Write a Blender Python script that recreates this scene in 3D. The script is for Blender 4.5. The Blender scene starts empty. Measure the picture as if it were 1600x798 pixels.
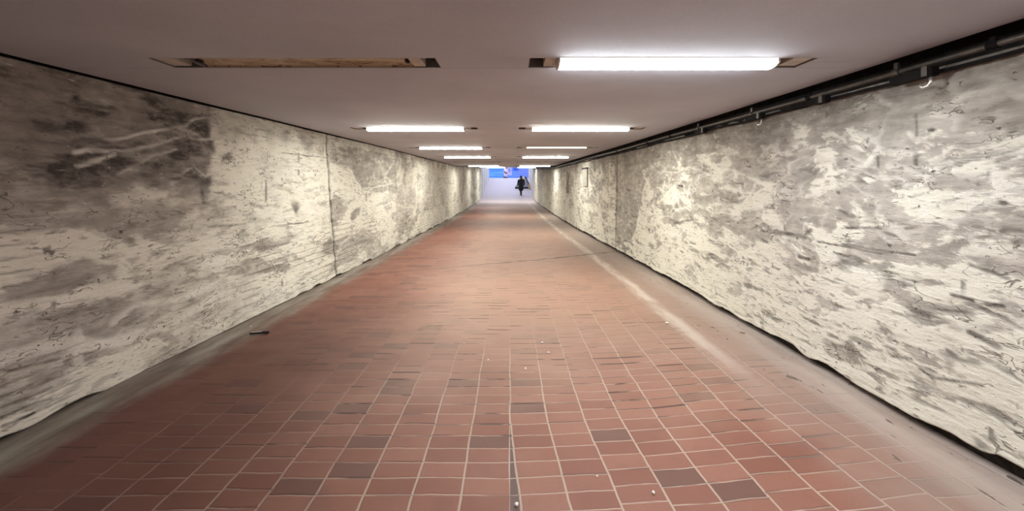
import bpy, bmesh, math, random
import numpy as np
from mathutils import Vector, Matrix

scene = bpy.context.scene
COL = scene.collection

# ---------------------------------------------------------------- camera
CAM_Z = 1.54
cam_data = bpy.data.cameras.new('camera')
cam_data.sensor_width = 36.0
cam_data.lens = 13.5                 # 600 px focal length on a 1600 px wide frame
cam_data.shift_x = 3.0 / 1600.0
cam_data.shift_y = -114.0 / 1600.0
cam_data.clip_start = 0.05
cam_data.clip_end = 300
cam = bpy.data.objects.new('camera', cam_data)
COL.objects.link(cam)
cam.location = (0, 0, CAM_Z)
cam.rotation_euler = (math.radians(90), 0, 0)
scene.camera = cam

# ---------------------------------------------------------------- sky and exposure
SKY_STRENGTH = 2.1
SKY_COLOR = (0.72, 0.80, 1.0, 1)
LENS_STRENGTH = 100.0                 # underside of a lit lens
LENS_SIDE = 5.0
LENS_COLOR = (0.98, 0.975, 0.87, 1)          # warm white tubes further in
LENS_COOL = (0.92, 0.965, 0.985, 1)             # cooler tubes near the viewer, tinted to follow the camera's white balance
DIM_STRENGTH = 7.0
world = bpy.data.worlds.new('sky')
scene.world = world
world.use_nodes = True
bg = world.node_tree.nodes['Background']
bg.inputs[0].default_value = SKY_COLOR
bg.inputs[1].default_value = SKY_STRENGTH
vs = scene.view_settings
vs.view_transform = 'Standard'
vs.look = 'None'
vs.gamma = 1
vs.use_curve_mapping = False
vs.exposure = 0.0
scene.cycles.max_bounces = 10
scene.cycles.diffuse_bounces = 7
scene.cycles.sample_clamp_indirect = 6.0

# ---------------------------------------------------------------- shape of the tunnel
def left_x(y):  return -np.interp(y, [-9, 2.27, 8.3, 17.6, 32, 45], [3.1, 3.01, 2.74, 2.53, 2.42, 2.42])
def right_x(y): return np.interp(y, [-9, 1.82, 7, 15.3, 32, 45], [2.45, 2.43, 2.36, 2.1, 1.95, 2.13])
KINK = 17.47
END = 32.0
RAMP_END = 44.0
def ceil_z(y):  return 2.305 + np.maximum(0, y - KINK) * 0.0337
def floor_z(x, y):
    base = np.interp(y, [-9, 26, 30, 32, RAMP_END, 60], [0, 0, 0.06, 0.19, 2.05, 2.05])
    edge = np.interp(y, [-9, 1.82, 7, 12.6], [0.09, 0.085, 0.035, 0.0])
    t = np.clip((x - 0.5) / (right_x(y) - 0.5), 0, 1.1)
    return base + edge * t * t * (3 - 2 * np.clip(t, 0, 1))
ROW0, ROWS = 2.463, 2.98
def row_y(k): return ROW0 + ROWS * (k - 1)
def row_shift(y): return max(0.0, 0.011 * (y - 5.4))
SLOT = 1.78
def slot_ends(side, y):              # inner and outer end of the light slot
    s = row_shift(y)
    if side < 0: return -0.46 + s, -0.46 - SLOT + s
    return 0.12 + s, 0.12 + SLOT + s

# ---------------------------------------------------------------- helpers
def tag(o, label=None, cat=None, group=None, kind=None):
    if label: o['label'] = label
    if cat: o['category'] = cat
    if group: o['group'] = group
    if kind: o['kind'] = kind
    return o
def empty(name, loc=(0, 0, 0), rz=0.0):
    o = bpy.data.objects.new(name, None)
    o.empty_display_size = 0.1
    COL.objects.link(o)
    o.location = loc
    o.rotation_euler = (0, 0, rz)
    return o
class MB:
    def __init__(self): self.v, self.f, self.m = [], [], []
    def add(self, verts, faces, mi=0):
        b = len(self.v)
        self.v += [tuple(map(float, p)) for p in verts]
        self.f += [tuple(b + i for i in f) for f in faces]
        self.m += [mi] * len(faces)
        return self
    def hexa(self, p, mi=0):         # 8 corners: bottom ring then top ring
        return self.add(p, [(3, 2, 1, 0), (4, 5, 6, 7), (0, 1, 5, 4), (1, 2, 6, 5), (2, 3, 7, 6), (3, 0, 4, 7)], mi)
    def box(self, x0, x1, y0, y1, z0, z1, mi=0):
        return self.hexa([(x0, y0, z0), (x1, y0, z0), (x1, y1, z0), (x0, y1, z0), (x0, y0, z1), (x1, y0, z1), (x1, y1, z1), (x0, y1, z1)], mi)
    def rings(self, rings, cap=True, mi=0):
        n = len(rings[0]); vs_ = [p for r in rings for p in r]; fs = []
        for i in range(len(rings) - 1):
            for j in range(n):
                k = (j + 1) % n
                fs.append((i * n + j, i * n + k, (i + 1) * n + k, (i + 1) * n + j))
        if cap:
            fs.append(tuple(range(n - 1, -1, -1)))
            fs.append(tuple((len(rings) - 1) * n + j for j in range(n)))
        return self.add(vs_, fs, mi)
    def tube(self, pts, rad, n=10, mi=0):
        pts = [Vector(p) for p in pts]
        rad = rad if hasattr(rad, '__len__') else [rad] * len(pts)
        rs = []
        for i, p in enumerate(pts):
            t = (pts[min(i + 1, len(pts) - 1)] - pts[max(i - 1, 0)]).normalized()
            a = t.cross(Vector((0, 0, 1)) if abs(t.z) < 0.9 else Vector((0, 1, 0))).normalized()
            b = t.cross(a)
            rs.append([p + (a * math.cos(2 * math.pi * j / n) - b * math.sin(2 * math.pi * j / n)) * rad[i] for j in range(n)])
        return self.rings(rs, True, mi)
    def lathe(self, prof, cx=0, cy=0, n=20, sx=1, sy=1, mi=0):
        return self.rings([[(cx + r * sx * math.cos(2 * math.pi * j / n), cy + r * sy * math.sin(2 * math.pi * j / n), z) for j in range(n)] for r, z in prof], True, mi)
    def build(self, name, mats, parent=None, smooth=False, bevel=0):
        me = bpy.data.meshes.new(name)
        me.from_pydata(self.v, [], self.f)
        for m in (mats if isinstance(mats, (list, tuple)) else [mats]): me.materials.append(m)
        me.polygons.foreach_set('material_index', self.m)
        bm = bmesh.new(); bm.from_mesh(me)
        bmesh.ops.recalc_face_normals(bm, faces=bm.faces)
        bm.to_mesh(me); bm.free()
        if smooth: me.polygons.foreach_set('use_smooth', [True] * len(me.polygons))
        me.update()
        o = bpy.data.objects.new(name, me)
        COL.objects.link(o)
        if parent: o.parent = parent
        if bevel:
            b = o.modifiers.new('bevel', 'BEVEL'); b.width = bevel; b.segments = 2; b.limit_method = 'ANGLE'
        return o

# node helper
class NT:
    def __init__(self, name):
        self.mat = bpy.data.materials.new(name); self.mat.use_nodes = True
        self.t = self.mat.node_tree; self.b = self.t.nodes['Principled BSDF']
        self.b.inputs['Specular IOR Level'].default_value = 0.3
    def n(self, typ, **kw):
        nd = self.t.nodes.new(typ)
        for k, v in kw.items(): setattr(nd, k, v)
        return nd
    def set(self, sock, v):
        if hasattr(v, 'is_linked') or isinstance(v, bpy.types.NodeSocket): self.t.links.new(v, sock)
        elif hasattr(sock.default_value, '__len__') and not hasattr(v, '__len__'): sock.default_value = [v] * len(sock.default_value)
        elif hasattr(sock.default_value, '__len__') and len(sock.default_value) == 4 and len(v) == 3: sock.default_value = (*v, 1)
        else: sock.default_value = v
    def math(self, op, a, b=None, c=None, clamp=False):
        nd = self.n('ShaderNodeMath', operation=op, use_clamp=clamp)
        self.set(nd.inputs[0], a)
        if b is not None: self.set(nd.inputs[1], b)
        if c is not None: self.set(nd.inputs[2], c)
        return nd.outputs[0]
    def mix(self, f, a, b, mode='MIX'):
        nd = self.n('ShaderNodeMix', data_type='RGBA', blend_type=mode)
        self.set(nd.inputs[0], f); self.set(nd.inputs[6], a); self.set(nd.inputs[7], b)
        return nd.outputs[2]
    def smooth(self, v, a, b, lo=0.0, hi=1.0):
        nd = self.n('ShaderNodeMapRange', interpolation_type='SMOOTHSTEP')
        for i, q in enumerate((v, a, b, lo, hi)): self.set(nd.inputs[i], q)
        return nd.outputs[0]
    def lin(self, v, a, b, lo=0.0, hi=1.0):
        nd = self.n('ShaderNodeMapRange')
        for i, q in enumerate((v, a, b, lo, hi)): self.set(nd.inputs[i], q)
        return nd.outputs[0]
    def coord(self, scale=(1, 1, 1), loc=(0, 0, 0)):
        tc = self.n('ShaderNodeTexCoord'); mp = self.n('ShaderNodeMapping')
        self.t.links.new(tc.outputs['Object'], mp.inputs[0])
        mp.inputs['Scale'].default_value = scale; mp.inputs['Location'].default_value = loc
        return mp.outputs[0]
    def noise(self, vec, scale, detail=4, rough=0.55, dist=0.0):
        nd = self.n('ShaderNodeTexNoise'); self.t.links.new(vec, nd.inputs['Vector'])
        nd.inputs['Scale'].default_value = scale; nd.inputs['Detail'].default_value = detail
        nd.inputs['Roughness'].default_value = rough; nd.inputs['Distortion'].default_value = dist
        return nd.outputs['Fac']
    def attr(self, name):
        return self.n('ShaderNodeAttribute', attribute_name=name).outputs['Fac']
    def bump(self, h, strength=0.5, dist=0.01):
        nd = self.n('ShaderNodeBump'); nd.inputs['Strength'].default_value = strength; nd.inputs['Distance'].default_value = dist
        self.t.links.new(h, nd.inputs['Height']); self.t.links.new(nd.outputs[0], self.b.inputs['Normal'])
    def color(self, c): self.set(self.b.inputs['Base Color'], c)
    def rough(self, r): self.set(self.b.inputs['Roughness'], r)
def simple(name, col, rough=0.6, metal=0.0, var=0.15, scale=12.0, bump=0.0, spec=0.3):
    m = NT(name); nz = m.noise(m.coord(), scale, 5)
    dark = tuple(c * (1 - var) for c in col); light = tuple(min(1, c * (1 + var)) for c in col)
    m.color(m.mix(m.smooth(nz, 0.3, 0.7), dark, light)); m.rough(rough)
    m.b.inputs['Metallic'].default_value = metal; m.b.inputs['Specular IOR Level'].default_value = spec
    if bump: m.bump(nz, bump, 0.005)
    return m.mat
def emitter(name, col, strength):
    m = NT(name); m.color((0.8, 0.8, 0.75)); m.rough(0.4)
    m.b.inputs['Emission Color'].default_value = col; m.b.inputs['Emission Strength'].default_value = strength
    return m.mat

# numpy noise
_rng = np.random.RandomState(7)
_lat = _rng.rand(256, 256)
def vnoise(x, y):
    xi = np.floor(x).astype(int); yi = np.floor(y).astype(int)
    fx = x - xi; fy = y - yi
    fx = fx * fx * (3 - 2 * fx); fy = fy * fy * (3 - 2 * fy)
    g = lambda a, b: _lat[a & 255, b & 255]
    return (g(xi, yi) * (1 - fx) + g(xi + 1, yi) * fx) * (1 - fy) + (g(xi, yi + 1) * (1 - fx) + g(xi + 1, yi + 1) * fx) * fy
def fbm(x, y, o=4, gain=0.5):
    s = 0; a = 1; t = 0
    for i in range(o):
        s = s + a * vnoise(x * 2 ** i + 17.3 * i, y * 2 ** i + 9.1 * i); t += a; a *= gain
    return s / t
def sstep(a, b, v):
    t = np.clip((v - a) / (b - a), 0, 1); return t * t * (3 - 2 * t)
def seg_dist(P, Q, pts):
    d = np.full(P.shape, 1e9)
    for (ax, ay), (bx, by) in zip(pts[:-1], pts[1:]):
        dx, dy = bx - ax, by - ay; L = dx * dx + dy * dy + 1e-12
        t = np.clip(((P - ax) * dx + (Q - ay) * dy) / L, 0, 1)
        d = np.minimum(d, np.hypot(P - ax - t * dx, Q - ay - t * dy))
    return d
def poly_sd(P, Q, pts):
    c = pts + [pts[0]]; d = seg_dist(P, Q, c); ins = np.zeros(P.shape, bool)
    for (ax, ay), (bx, by) in zip(c[:-1], c[1:]):
        if ay == by: continue
        ins ^= ((ay > Q) != (by > Q)) & (P < (bx - ax) * (Q - ay) / (by - ay) + ax)
    return np.where(ins, -d, d)

# ---------------------------------------------------------------- materials of the setting
def wall_material():
    m = NT('whitewashed_brick'); v = m.coord(); st = m.coord((1, 0.22, 1.0)); fine = m.coord((1, 0.5, 1))
    n1 = m.noise(v, 1.3, 5); n2 = m.noise(st, 16, 6, 0.6); n3 = m.noise(fine, 70, 3); n4 = m.noise(v, 6, 5); n5 = m.noise(m.coord((1, 0.6, 1.2)), 11, 6, 0.7, 0.6)
    bare = m.attr('bare'); vein = m.attr('vein'); grime_shade = m.attr('grime_shade'); warm = m.attr('tone')
    cream = m.mix(n1, (0.68, 0.65, 0.56), (0.78, 0.76, 0.67))
    cream = m.mix(m.smooth(n2, 0.5, 0.72, 0, 0.32), cream, (0.36, 0.32, 0.275))
    grey = m.mix(m.smooth(n4, 0.3, 0.7), (0.35, 0.325, 0.285), (0.50, 0.465, 0.41))
    grey = m.mix(m.smooth(n2, 0.45, 0.7, 0, 0.5), grey, (0.22, 0.195, 0.17))
    bf = m.smooth(m.math('ADD', bare, m.math('ADD', m.math('MULTIPLY', m.math('SUBTRACT', n2, 0.5), 0.9), m.math('MULTIPLY', m.math('SUBTRACT', n5, 0.5), 0.7))), 0.18, 0.82)
    c = m.mix(bf, cream, grey)
    c = m.mix(m.math('MULTIPLY', vein, m.smooth(n5, 0.3, 0.55, 0.25, 0.9), clamp=True), c, (0.80, 0.775, 0.71))
    gf = m.math('ADD', grime_shade, m.math('MULTIPLY', m.math('SUBTRACT', m.math('ADD', m.math('MULTIPLY', n5, 0.6), m.math('MULTIPLY', n2, 0.4)), 0.5), m.math('MULTIPLY', grime_shade, 2.4)), clamp=True)
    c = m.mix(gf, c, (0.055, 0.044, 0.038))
    n6 = m.noise(m.coord((1, 0.36, 1.25)), 26, 4, 0.6, 0.4); n7 = m.noise(v, 2.2, 3)
    c = m.mix(m.math('MULTIPLY', m.smooth(n6, 0.57, 0.68, 0, 0.85), m.smooth(n7, 0.32, 0.55)), c, (0.25, 0.22, 0.185))
    n8 = m.noise(m.coord((0.9, 0.42, 1.1), (4, 4, 4)), 15, 3, 0.5, 0.8); n9 = m.noise(m.coord((1, 0.5, 1), (8, 1, 3)), 5, 4, 0.6)
    stroke = m.math('MULTIPLY', m.smooth(m.math('ABSOLUTE', m.math('SUBTRACT', n8, 0.5)), 0.006, 0.022, 0.85, 0), m.smooth(n9, 0.52, 0.62))
    c = m.mix(stroke, c, (0.17, 0.145, 0.12))
    pit = m.math('MULTIPLY', m.smooth(m.noise(m.coord((1, 0.8, 1)), 34, 2, 0.5), 0.69, 0.74, 0, 0.85), m.smooth(n9, 0.42, 0.55))
    c = m.mix(pit, c, (0.09, 0.07, 0.055))
    c = m.mix(m.smooth(n6, 0.36, 0.28, 0, 0.4), c, (0.80, 0.775, 0.71))
    speck = m.smooth(n3, 0.70, 0.78, 0, 0.35)
    c = m.mix(speck, c, (0.2, 0.17, 0.14))
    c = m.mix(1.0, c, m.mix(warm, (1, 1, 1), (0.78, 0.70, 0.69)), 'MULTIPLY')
    m.color(c); m.rough(0.85)
    h = m.math('ADD', m.math('MULTIPLY', n2, 1.0), m.math('ADD', m.math('MULTIPLY', n3, 0.3), m.math('MULTIPLY', n6, 0.8)))
    h = m.math('SUBTRACT', h, m.math('ADD', m.math('MULTIPLY', stroke, 0.7), m.math('MULTIPLY', pit, 0.9)))
    h = m.math('ADD', h, m.math('MULTIPLY', vein, 0.8))
    h = m.math('SUBTRACT', h, m.math('MULTIPLY', bf, 0.5))
    m.bump(h, 0.75, 0.012)
    return m.mat
M_WALL = wall_material()
M_VOID = simple('shaded_recess', (0.022, 0.018, 0.016), 0.95, var=0.4)  # near-black: shade inside the wall-top recess put into the colour
M_GAPD = simple('dark_gap', (0.03, 0.024, 0.02), 0.95, var=0.5, scale=30, bump=0.4)  # near-black faces of the gap at the wall foot

def ceiling_material():
    m = NT('painted_concrete'); v = m.coord()
    a = m.noise(v, 0.8, 5); b = m.noise(m.coord((0.25, 1, 1)), 5, 5); g = m.noise(v, 140, 2); s = m.noise(v, 9, 3)
    c = m.mix(m.smooth(a, 0.3, 0.7), (0.495, 0.505, 0.57), (0.585, 0.595, 0.665))
    c = m.mix(m.smooth(b, 0.55, 0.8, 0, 0.3), c, (0.38, 0.36, 0.37))
    c = m.mix(m.smooth(g, 0.35, 0.65, 0, 0.22), c, (0.36, 0.345, 0.355))
    c = m.mix(m.smooth(s, 0.74, 0.80, 0, 0.5), c, (0.26, 0.22, 0.21))
    m.color(c); m.rough(0.75); m.bump(m.math('ADD', b, m.math('MULTIPLY', g, 0.2)), 0.15, 0.004)
    return m.mat
M_CEIL = ceiling_material()

def floor_material():
    m = NT('red_clinker_paving'); tc = m.n('ShaderNodeTexCoord'); sp = m.n('ShaderNodeSeparateXYZ')
    m.t.links.new(tc.outputs['Object'], sp.inputs[0]); v = m.coord()
    X, Y = sp.outputs[0], sp.outputs[1]
    w1 = m.noise(v, 3.0, 3); w2 = m.noise(m.coord((1, 1, 1), (5.2, 3.1, 0)), 3.0, 3)
    wob = lambda w, k: m.math('MULTIPLY', m.math('SUBTRACT', w, 0.5), k)
    # right of the centre line the paving is laid slightly askew, with a narrow sliver brick filling the wedge
    rt = m.math('GREATER_THAN', X, 0.0)
    wedge = m.math('MULTIPLY', m.math('MAXIMUM', m.math('SUBTRACT', 2.5, Y), 0.0), m.math('MULTIPLY', rt, 0.075))
    skew = m.math('MULTIPLY', m.math('MULTIPLY', rt, X), m.smooth(Y, 4.2, 2.2, 0.0, -0.055))
    sliver = m.math('MULTIPLY', rt, m.math('LESS_THAN', X, wedge))
    xw = m.math('ADD', m.math('SUBTRACT', X, wedge), wob(w1, 0.026)); yw = m.math('ADD', m.math('ADD', Y, skew), wob(w2, 0.03))
    cx = m.math('DIVIDE', m.math('ADD', xw, 24.0), 0.24); ci = m.math('FLOOR', cx); fx = m.math('SUBTRACT', cx, ci)
    wn = m.n('ShaderNodeTexWhiteNoise', noise_dimensions='1D'); m.t.links.new(ci, wn.inputs['W'])
    jog = m.math('MULTIPLY', m.math('GREATER_THAN', wn.outputs['Value'], 0.62), m.math('MULTIPLY', wn.outputs['Value'], 0.11))
    cy = m.math('DIVIDE', m.math('ADD', m.math('ADD', yw, 10 - 0.0732), jog), 0.1115); cj = m.math('FLOOR', cy); fy = m.math('SUBTRACT', cy, cj)
    dx = m.math('MULTIPLY', m.math('MINIMUM', fx, m.math('SUBTRACT', 1.0, fx)), 0.24)
    dy = m.math('MULTIPLY', m.math('MINIMUM', fy, m.math('SUBTRACT', 1.0, fy)), 0.1115)
    cb = m.n('ShaderNodeCombineXYZ'); m.t.links.new(ci, cb.inputs[0]); m.t.links.new(cj, cb.inputs[1])
    wb = m.n('ShaderNodeTexWhiteNoise', noise_dimensions='2D'); m.t.links.new(cb.outputs[0], wb.inputs['Vector'])
    h1 = wb.outputs['Value']; hs = m.n('ShaderNodeSeparateColor'); m.t.links.new(wb.outputs['Color'], hs.inputs[0])
    big = m.noise(v, 0.9, 4); mid = m.noise(v, 4.5, 5); fin = m.noise(v, 90, 3)
    c = m.mix(h1, (0.185, 0.070, 0.046), (0.245, 0.105, 0.072))
    c = m.mix(m.math('GREATER_THAN', hs.outputs[1], 0.91), c, (0.128, 0.058, 0.043))
    c = m.mix(m.smooth(mid, 0.5, 0.75, 0, 0.35), c, (0.15, 0.075, 0.065))
    c = m.mix(m.smooth(fin, 0.4, 0.7, 0, 0.25), c, (0.17, 0.07, 0.055))
    c = m.mix(m.smooth(big, 0.45, 0.7, 0, 0.22), c, (0.32, 0.19, 0.14))
    trod = m.math('MULTIPLY', m.smooth(m.math('ADD', Y, wob(big, 2.2)), 2.0, 4.2), m.smooth(m.math('ADD', X, wob(mid, 0.8)), -1.9, -0.3))
    c = m.mix(m.math('MULTIPLY', trod, m.lin(mid, 0.2, 0.8, 0.45, 0.8)), c, (0.35, 0.225, 0.165))
    lf_shade = m.math('MULTIPLY', m.smooth(m.math('ADD', X, wob(big, 1.2)), -0.5, -2.0), m.smooth(Y, 7.0, 3.5))
    c = m.mix(m.math('MULTIPLY', lf_shade, 0.72), c, (0.075, 0.026, 0.02))  # near left floor darkened: low light under the unlit lamps painted in
    # joints: pale mortar near, worn flush and dirty further on
    keep = m.smooth(m.math('ADD', m.math('SUBTRACT', Y, m.math('MULTIPLY', X, 0.75)), wob(m.noise(v, 1.7, 3), 3.4)), 2.2, 4.6, 1.0, 0.0)
    keep = m.math('MAXIMUM', keep, 0.05)
    jx = m.math('MULTIPLY', m.smooth(dx, 0.0035, 0.0075, 1, 0), keep)
    jy = m.math('MULTIPLY', m.smooth(dy, 0.0018, 0.0048, 1, 0), m.math('MULTIPLY', keep, m.smooth(mid, 0.3, 0.5, 0.25, 1.0)))
    jt = m.math('MAXIMUM', jx, jy)
    dirt = m.smooth(m.noise(m.coord((0.7, 1.3, 1), (2, 9, 0)), 4.0, 3), 0.44, 0.56)
    lip = m.math('SUBTRACT', m.math('MULTIPLY', fy, 0.1115), 0.105)
    dk = m.math('MULTIPLY', m.smooth(dy, 0.004, 0.011, 1, 0), m.math('MULTIPLY', dirt, m.math('GREATER_THAN', hs.outputs[2], 0.55)))
    dk = m.math('MULTIPLY', dk, m.smooth(Y, 1.6, 2.8, 0.35, 1.0))
    c = m.mix(sliver, c, (0.12, 0.07, 0.062))
    c = m.mix(m.math('MULTIPLY', jt, 0.85), c, m.mix(lf_shade, (0.40, 0.30, 0.24), (0.26, 0.18, 0.15)))
    c = m.mix(dk, c, (0.045, 0.025, 0.02))
    # dusty mortar margins along both walls
    e1 = m.noise(v, 2.6, 5, 0.6); dl = m.attr('edge_left'); dr = m.attr('edge_right'); drz = m.noise(m.coord((1.6, 0.3, 1)), 4.0, 5, 0.6)
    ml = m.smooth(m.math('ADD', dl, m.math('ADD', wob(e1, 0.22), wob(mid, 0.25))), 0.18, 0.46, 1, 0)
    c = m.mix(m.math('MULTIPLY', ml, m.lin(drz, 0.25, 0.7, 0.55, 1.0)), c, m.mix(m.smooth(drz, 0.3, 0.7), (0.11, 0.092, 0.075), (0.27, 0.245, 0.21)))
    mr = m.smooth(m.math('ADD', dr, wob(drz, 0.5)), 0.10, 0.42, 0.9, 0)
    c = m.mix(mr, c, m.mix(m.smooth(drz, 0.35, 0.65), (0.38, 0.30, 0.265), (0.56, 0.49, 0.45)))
    mr2 = m.smooth(m.math('ADD', dr, wob(e1, 0.6)), 0.35, 1.0, 0.5, 0)
    c = m.mix(mr2, c, (0.33, 0.255, 0.215))
    far = m.math('MULTIPLY', m.smooth(dr, 0.5, 1.1, 1, 0), m.smooth(Y, 4, 9, 0.0, 0.7))
    c = m.mix(far, c, (0.29, 0.225, 0.19))
    stk = m.math('MULTIPLY', m.smooth(m.math('ABSOLUTE', m.math('SUBTRACT', m.math('ADD', dr, wob(e1, 0.12)), 0.62)), 0.02, 0.13, 1, 0), m.smooth(drz, 0.35, 0.6, 0.15, 0.75))
    stk = m.math('MULTIPLY', stk, m.smooth(Y, 2.4, 4.0))
    c = m.mix(stk, c, (0.55, 0.47, 0.41))
    chips = m.math('MULTIPLY', m.smooth(m.noise(m.coord((3.0, 1.0, 1)), 6.0, 3), 0.66, 0.70), m.smooth(dr, 0.45, 0.5, 1, 0))
    c = m.mix(chips, c, (0.13, 0.095, 0.085))
    # expansion crack running obliquely across
    cr = m.math('ABSOLUTE', m.math('SUBTRACT', m.math('ADD', m.math('SUBTRACT', Y, m.math('MULTIPLY', X, 0.42)), wob(w1, 0.3)), 7.42))
    crm = m.math('MULTIPLY', m.smooth(cr, 0.012, 0.04, 1, 0), m.smooth(X, -1.2, 1.0, 0.45, 1.0))
    c = m.mix(crm, c, (0.05, 0.035, 0.03))
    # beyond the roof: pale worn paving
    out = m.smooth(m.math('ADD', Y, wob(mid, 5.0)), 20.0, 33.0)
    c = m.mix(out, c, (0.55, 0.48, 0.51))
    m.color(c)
    m.rough(m.lin(mid, 0, 1, 0.48, 0.75)); m.b.inputs['Specular IOR Level'].default_value = 0.35
    h = m.math('SUBTRACT', m.math('MULTIPLY', m.smooth(m.math('MINIMUM', dx, dy), 0.0, 0.012), keep), m.math('MULTIPLY', dk, 0.8))
    h = m.math('ADD', h, m.math('ADD', m.math('MULTIPLY', h1, 0.25), m.math('MULTIPLY', mid, 0.5)))
    m.bump(h, 0.4, 0.006)
    return m.mat
M_FLOOR = floor_material()

# ---------------------------------------------------------------- floor
def attr_f(me, name, data):
    a = me.attributes.new(name, 'FLOAT', 'POINT'); a.data.foreach_set('value', np.asarray(data, dtype=np.float32).ravel())
def grid_mesh(name, PX, PY, PZ, mat, attrs={}, flip=False):
    nr, nc = PX.shape
    idx = np.arange(nr * nc).reshape(nr, nc)
    q = np.stack([idx[:-1, :-1], idx[:-1, 1:], idx[1:, 1:], idx[1:, :-1]], -1).reshape(-1, 4)
    if flip: q = q[:, ::-1]
    me = bpy.data.meshes.new(name)
    me.from_pydata(np.stack([PX, PY, PZ], -1).reshape(-1, 3).tolist(), [], q.tolist())
    me.materials.append(mat)
    me.polygons.foreach_set('use_smooth', [True] * len(me.polygons))
    for k, a in attrs.items(): attr_f(me, k, a)
    me.update()
    o = bpy.data.objects.new(name, me); COL.objects.link(o)
    return o
ys = np.concatenate([np.linspace(-9, 1, 12), np.linspace(1.1, 8, 90), np.linspace(8.3, 31.9, 60), [32.0], np.linspace(32.5, 44, 14), [44.01, 60]])
ts = np.linspace(0, 1, 70)
FY = np.repeat(ys[:, None], 70, 1)
wide = np.where(ys > 44.005, 6.0, 0.16)
xl_, xr_ = left_x(ys) - wide, right_x(ys) + wide
FX = xl_[:, None] + (xr_ - xl_)[:, None] * ts[None]
FZ = floor_z(FX, FY) + 0.010 * (fbm(FX * 1.5 + 3, FY * 1.5 + 5, 3) - 0.5)
lip = sstep(0.16, 0.0, right_x(FY) - FX) * (fbm(FX * 0 + 2.2, FY * 3.0, 3) - 0.6) * 0.03
FZ = FZ + np.where(FY < 20, lip, 0)
floor = grid_mesh('floor', FX, FY, FZ, M_FLOOR, {'edge_left': FX - left_x(FY), 'edge_right': right_x(FY) - FX})
tag(floor, kind='structure')

# ---------------------------------------------------------------- walls: whitewashed brick with bare patches, plaster ridges, soot and painted shade
LEFT_DARK = [(0.8,[(2.35,1.95),(2.48,2),(2.65,1.97),(2.8,1.92),(2.79,1.87),(2.65,1.85),(2.51,1.85),(2.41,1.86),(2.36,1.92)]),
 (0.75,[(2.63,1.81),(2.81,1.85),(3,1.88),(3.18,1.9),(3.18,1.82),(2.98,1.79),(2.81,1.77),(2.64,1.75)]),
 (0.8,[(3.2,1.99),(3.44,2.02),(3.57,2.12),(3.77,2.2),(3.79,2),(3.54,1.99),(3.41,1.94),(3.22,1.93)]),
 (0.75,[(3.2,1.85),(3.54,1.96),(3.8,1.96),(3.82,1.85),(3.54,1.86),(3.2,1.76),(3.07,1.75),(3.05,1.81)]),
 (0.65,[(2.62,1.65),(2.85,1.7),(2.92,1.72),(3.41,1.8),(3.41,1.63),(3.12,1.52),(3,1.56),(2.92,1.62),(2.7,1.61)]),
 (0.55,[(3.41,1.75),(3.65,1.81),(3.71,1.67),(3.6,1.61),(3.44,1.57)]),
 (0.5,[(2.32,1.45),(2.51,1.47),(2.7,1.49),(2.9,1.45),(2.87,1.35),(2.58,1.36),(2.38,1.37),(2.31,1.4)]),
 (0.5,[(2.27,2.13),(2.42,2.17),(2.58,2.18),(2.7,2.16),(2.51,2.1),(2.38,2.12),(2.27,2.1)]),
 (0.5,[(2.9,2.08),(3.12,2.21),(3.29,2.16),(3.25,2.02),(3.12,2.04),(2.96,2)]),
 (0.5,[(2.27,1.81),(2.32,1.81),(2.32,1.7),(2.27,1.68)]),
 (0.4,[(2.76,1.23),(2.94,1.23),(3,1.08),(2.96,1.07),(2.81,1.16)]),
 (0.4,[(3.08,1.22),(3.44,1.28),(3.64,1.25),(3.44,1.11),(3.08,1.08)]),
 (0.35,[(2.27,2.27),(2.65,2.28),(3,2.26),(3.29,2.27),(3.29,2.16),(2.81,2.2),(2.51,2.21),(2.27,2.19)]),
 (0.45,[(2.27,0.92),(2.51,0.94),(2.71,0.99),(2.9,0.91),(2.88,0.79),(2.7,0.82),(2.38,0.81),(2.27,0.81)]),
 (0.33,[(2.44,0.65),(2.58,0.68),(2.87,0.66),(3.2,0.56),(3.39,0.41),(3.12,0.36),(2.87,0.37),(2.7,0.44),(2.58,0.53)]),
 (0.33,[(2.27,0.57),(2.46,0.61),(2.54,0.53),(2.33,0.52)]),
 (0.3,[(3.07,0.68),(3.44,0.67),(3.8,0.58),(3.6,0.56),(3.12,0.61)]),
 (0.3,[(3.41,0.86),(3.6,0.83),(3.68,0.64),(3.49,0.66)]),
 (0.35,[(4.08,0.86),(4.58,0.89),(5.2,0.86),(4.96,0.72),(4.58,0.7),(4.21,0.79)]),
 (0.35,[(3.88,0.6),(4.28,0.68),(4.96,0.57),(5.1,0.42),(4.96,0.37),(4.25,0.49)]),
 (0.45,[(5.83,0.57),(6.03,0.66),(6.24,0.61),(6.28,0.39),(5.89,0.42)]),
 (0.45,[(6.31,0.46),(7.26,0.46),(7.79,0.47),(7.68,0.33),(6.88,0.4),(6.31,0.4)]),
 (0.45,[(6.79,1.01),(7.16,1.11),(7.11,0.9),(6.84,0.86)]),
 (0.75,[(5.08,1.28),(5.2,1.28),(5.29,1.19),(5.2,1.11),(5.1,1.17)]),
 (0.3,[(6.24,2.15),(7.68,2.2),(9.18,2.11),(9.18,1.3),(7.26,1.35),(6.63,1.95)]),
 (0.7,[(3.56,1.94),(3.81,1.96),(3.82,1.84),(3.66,1.81)]),
 (0.65,[(3.92,1.79),(4.07,1.84),(4.08,1.76),(3.93,1.73)])]
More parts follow.
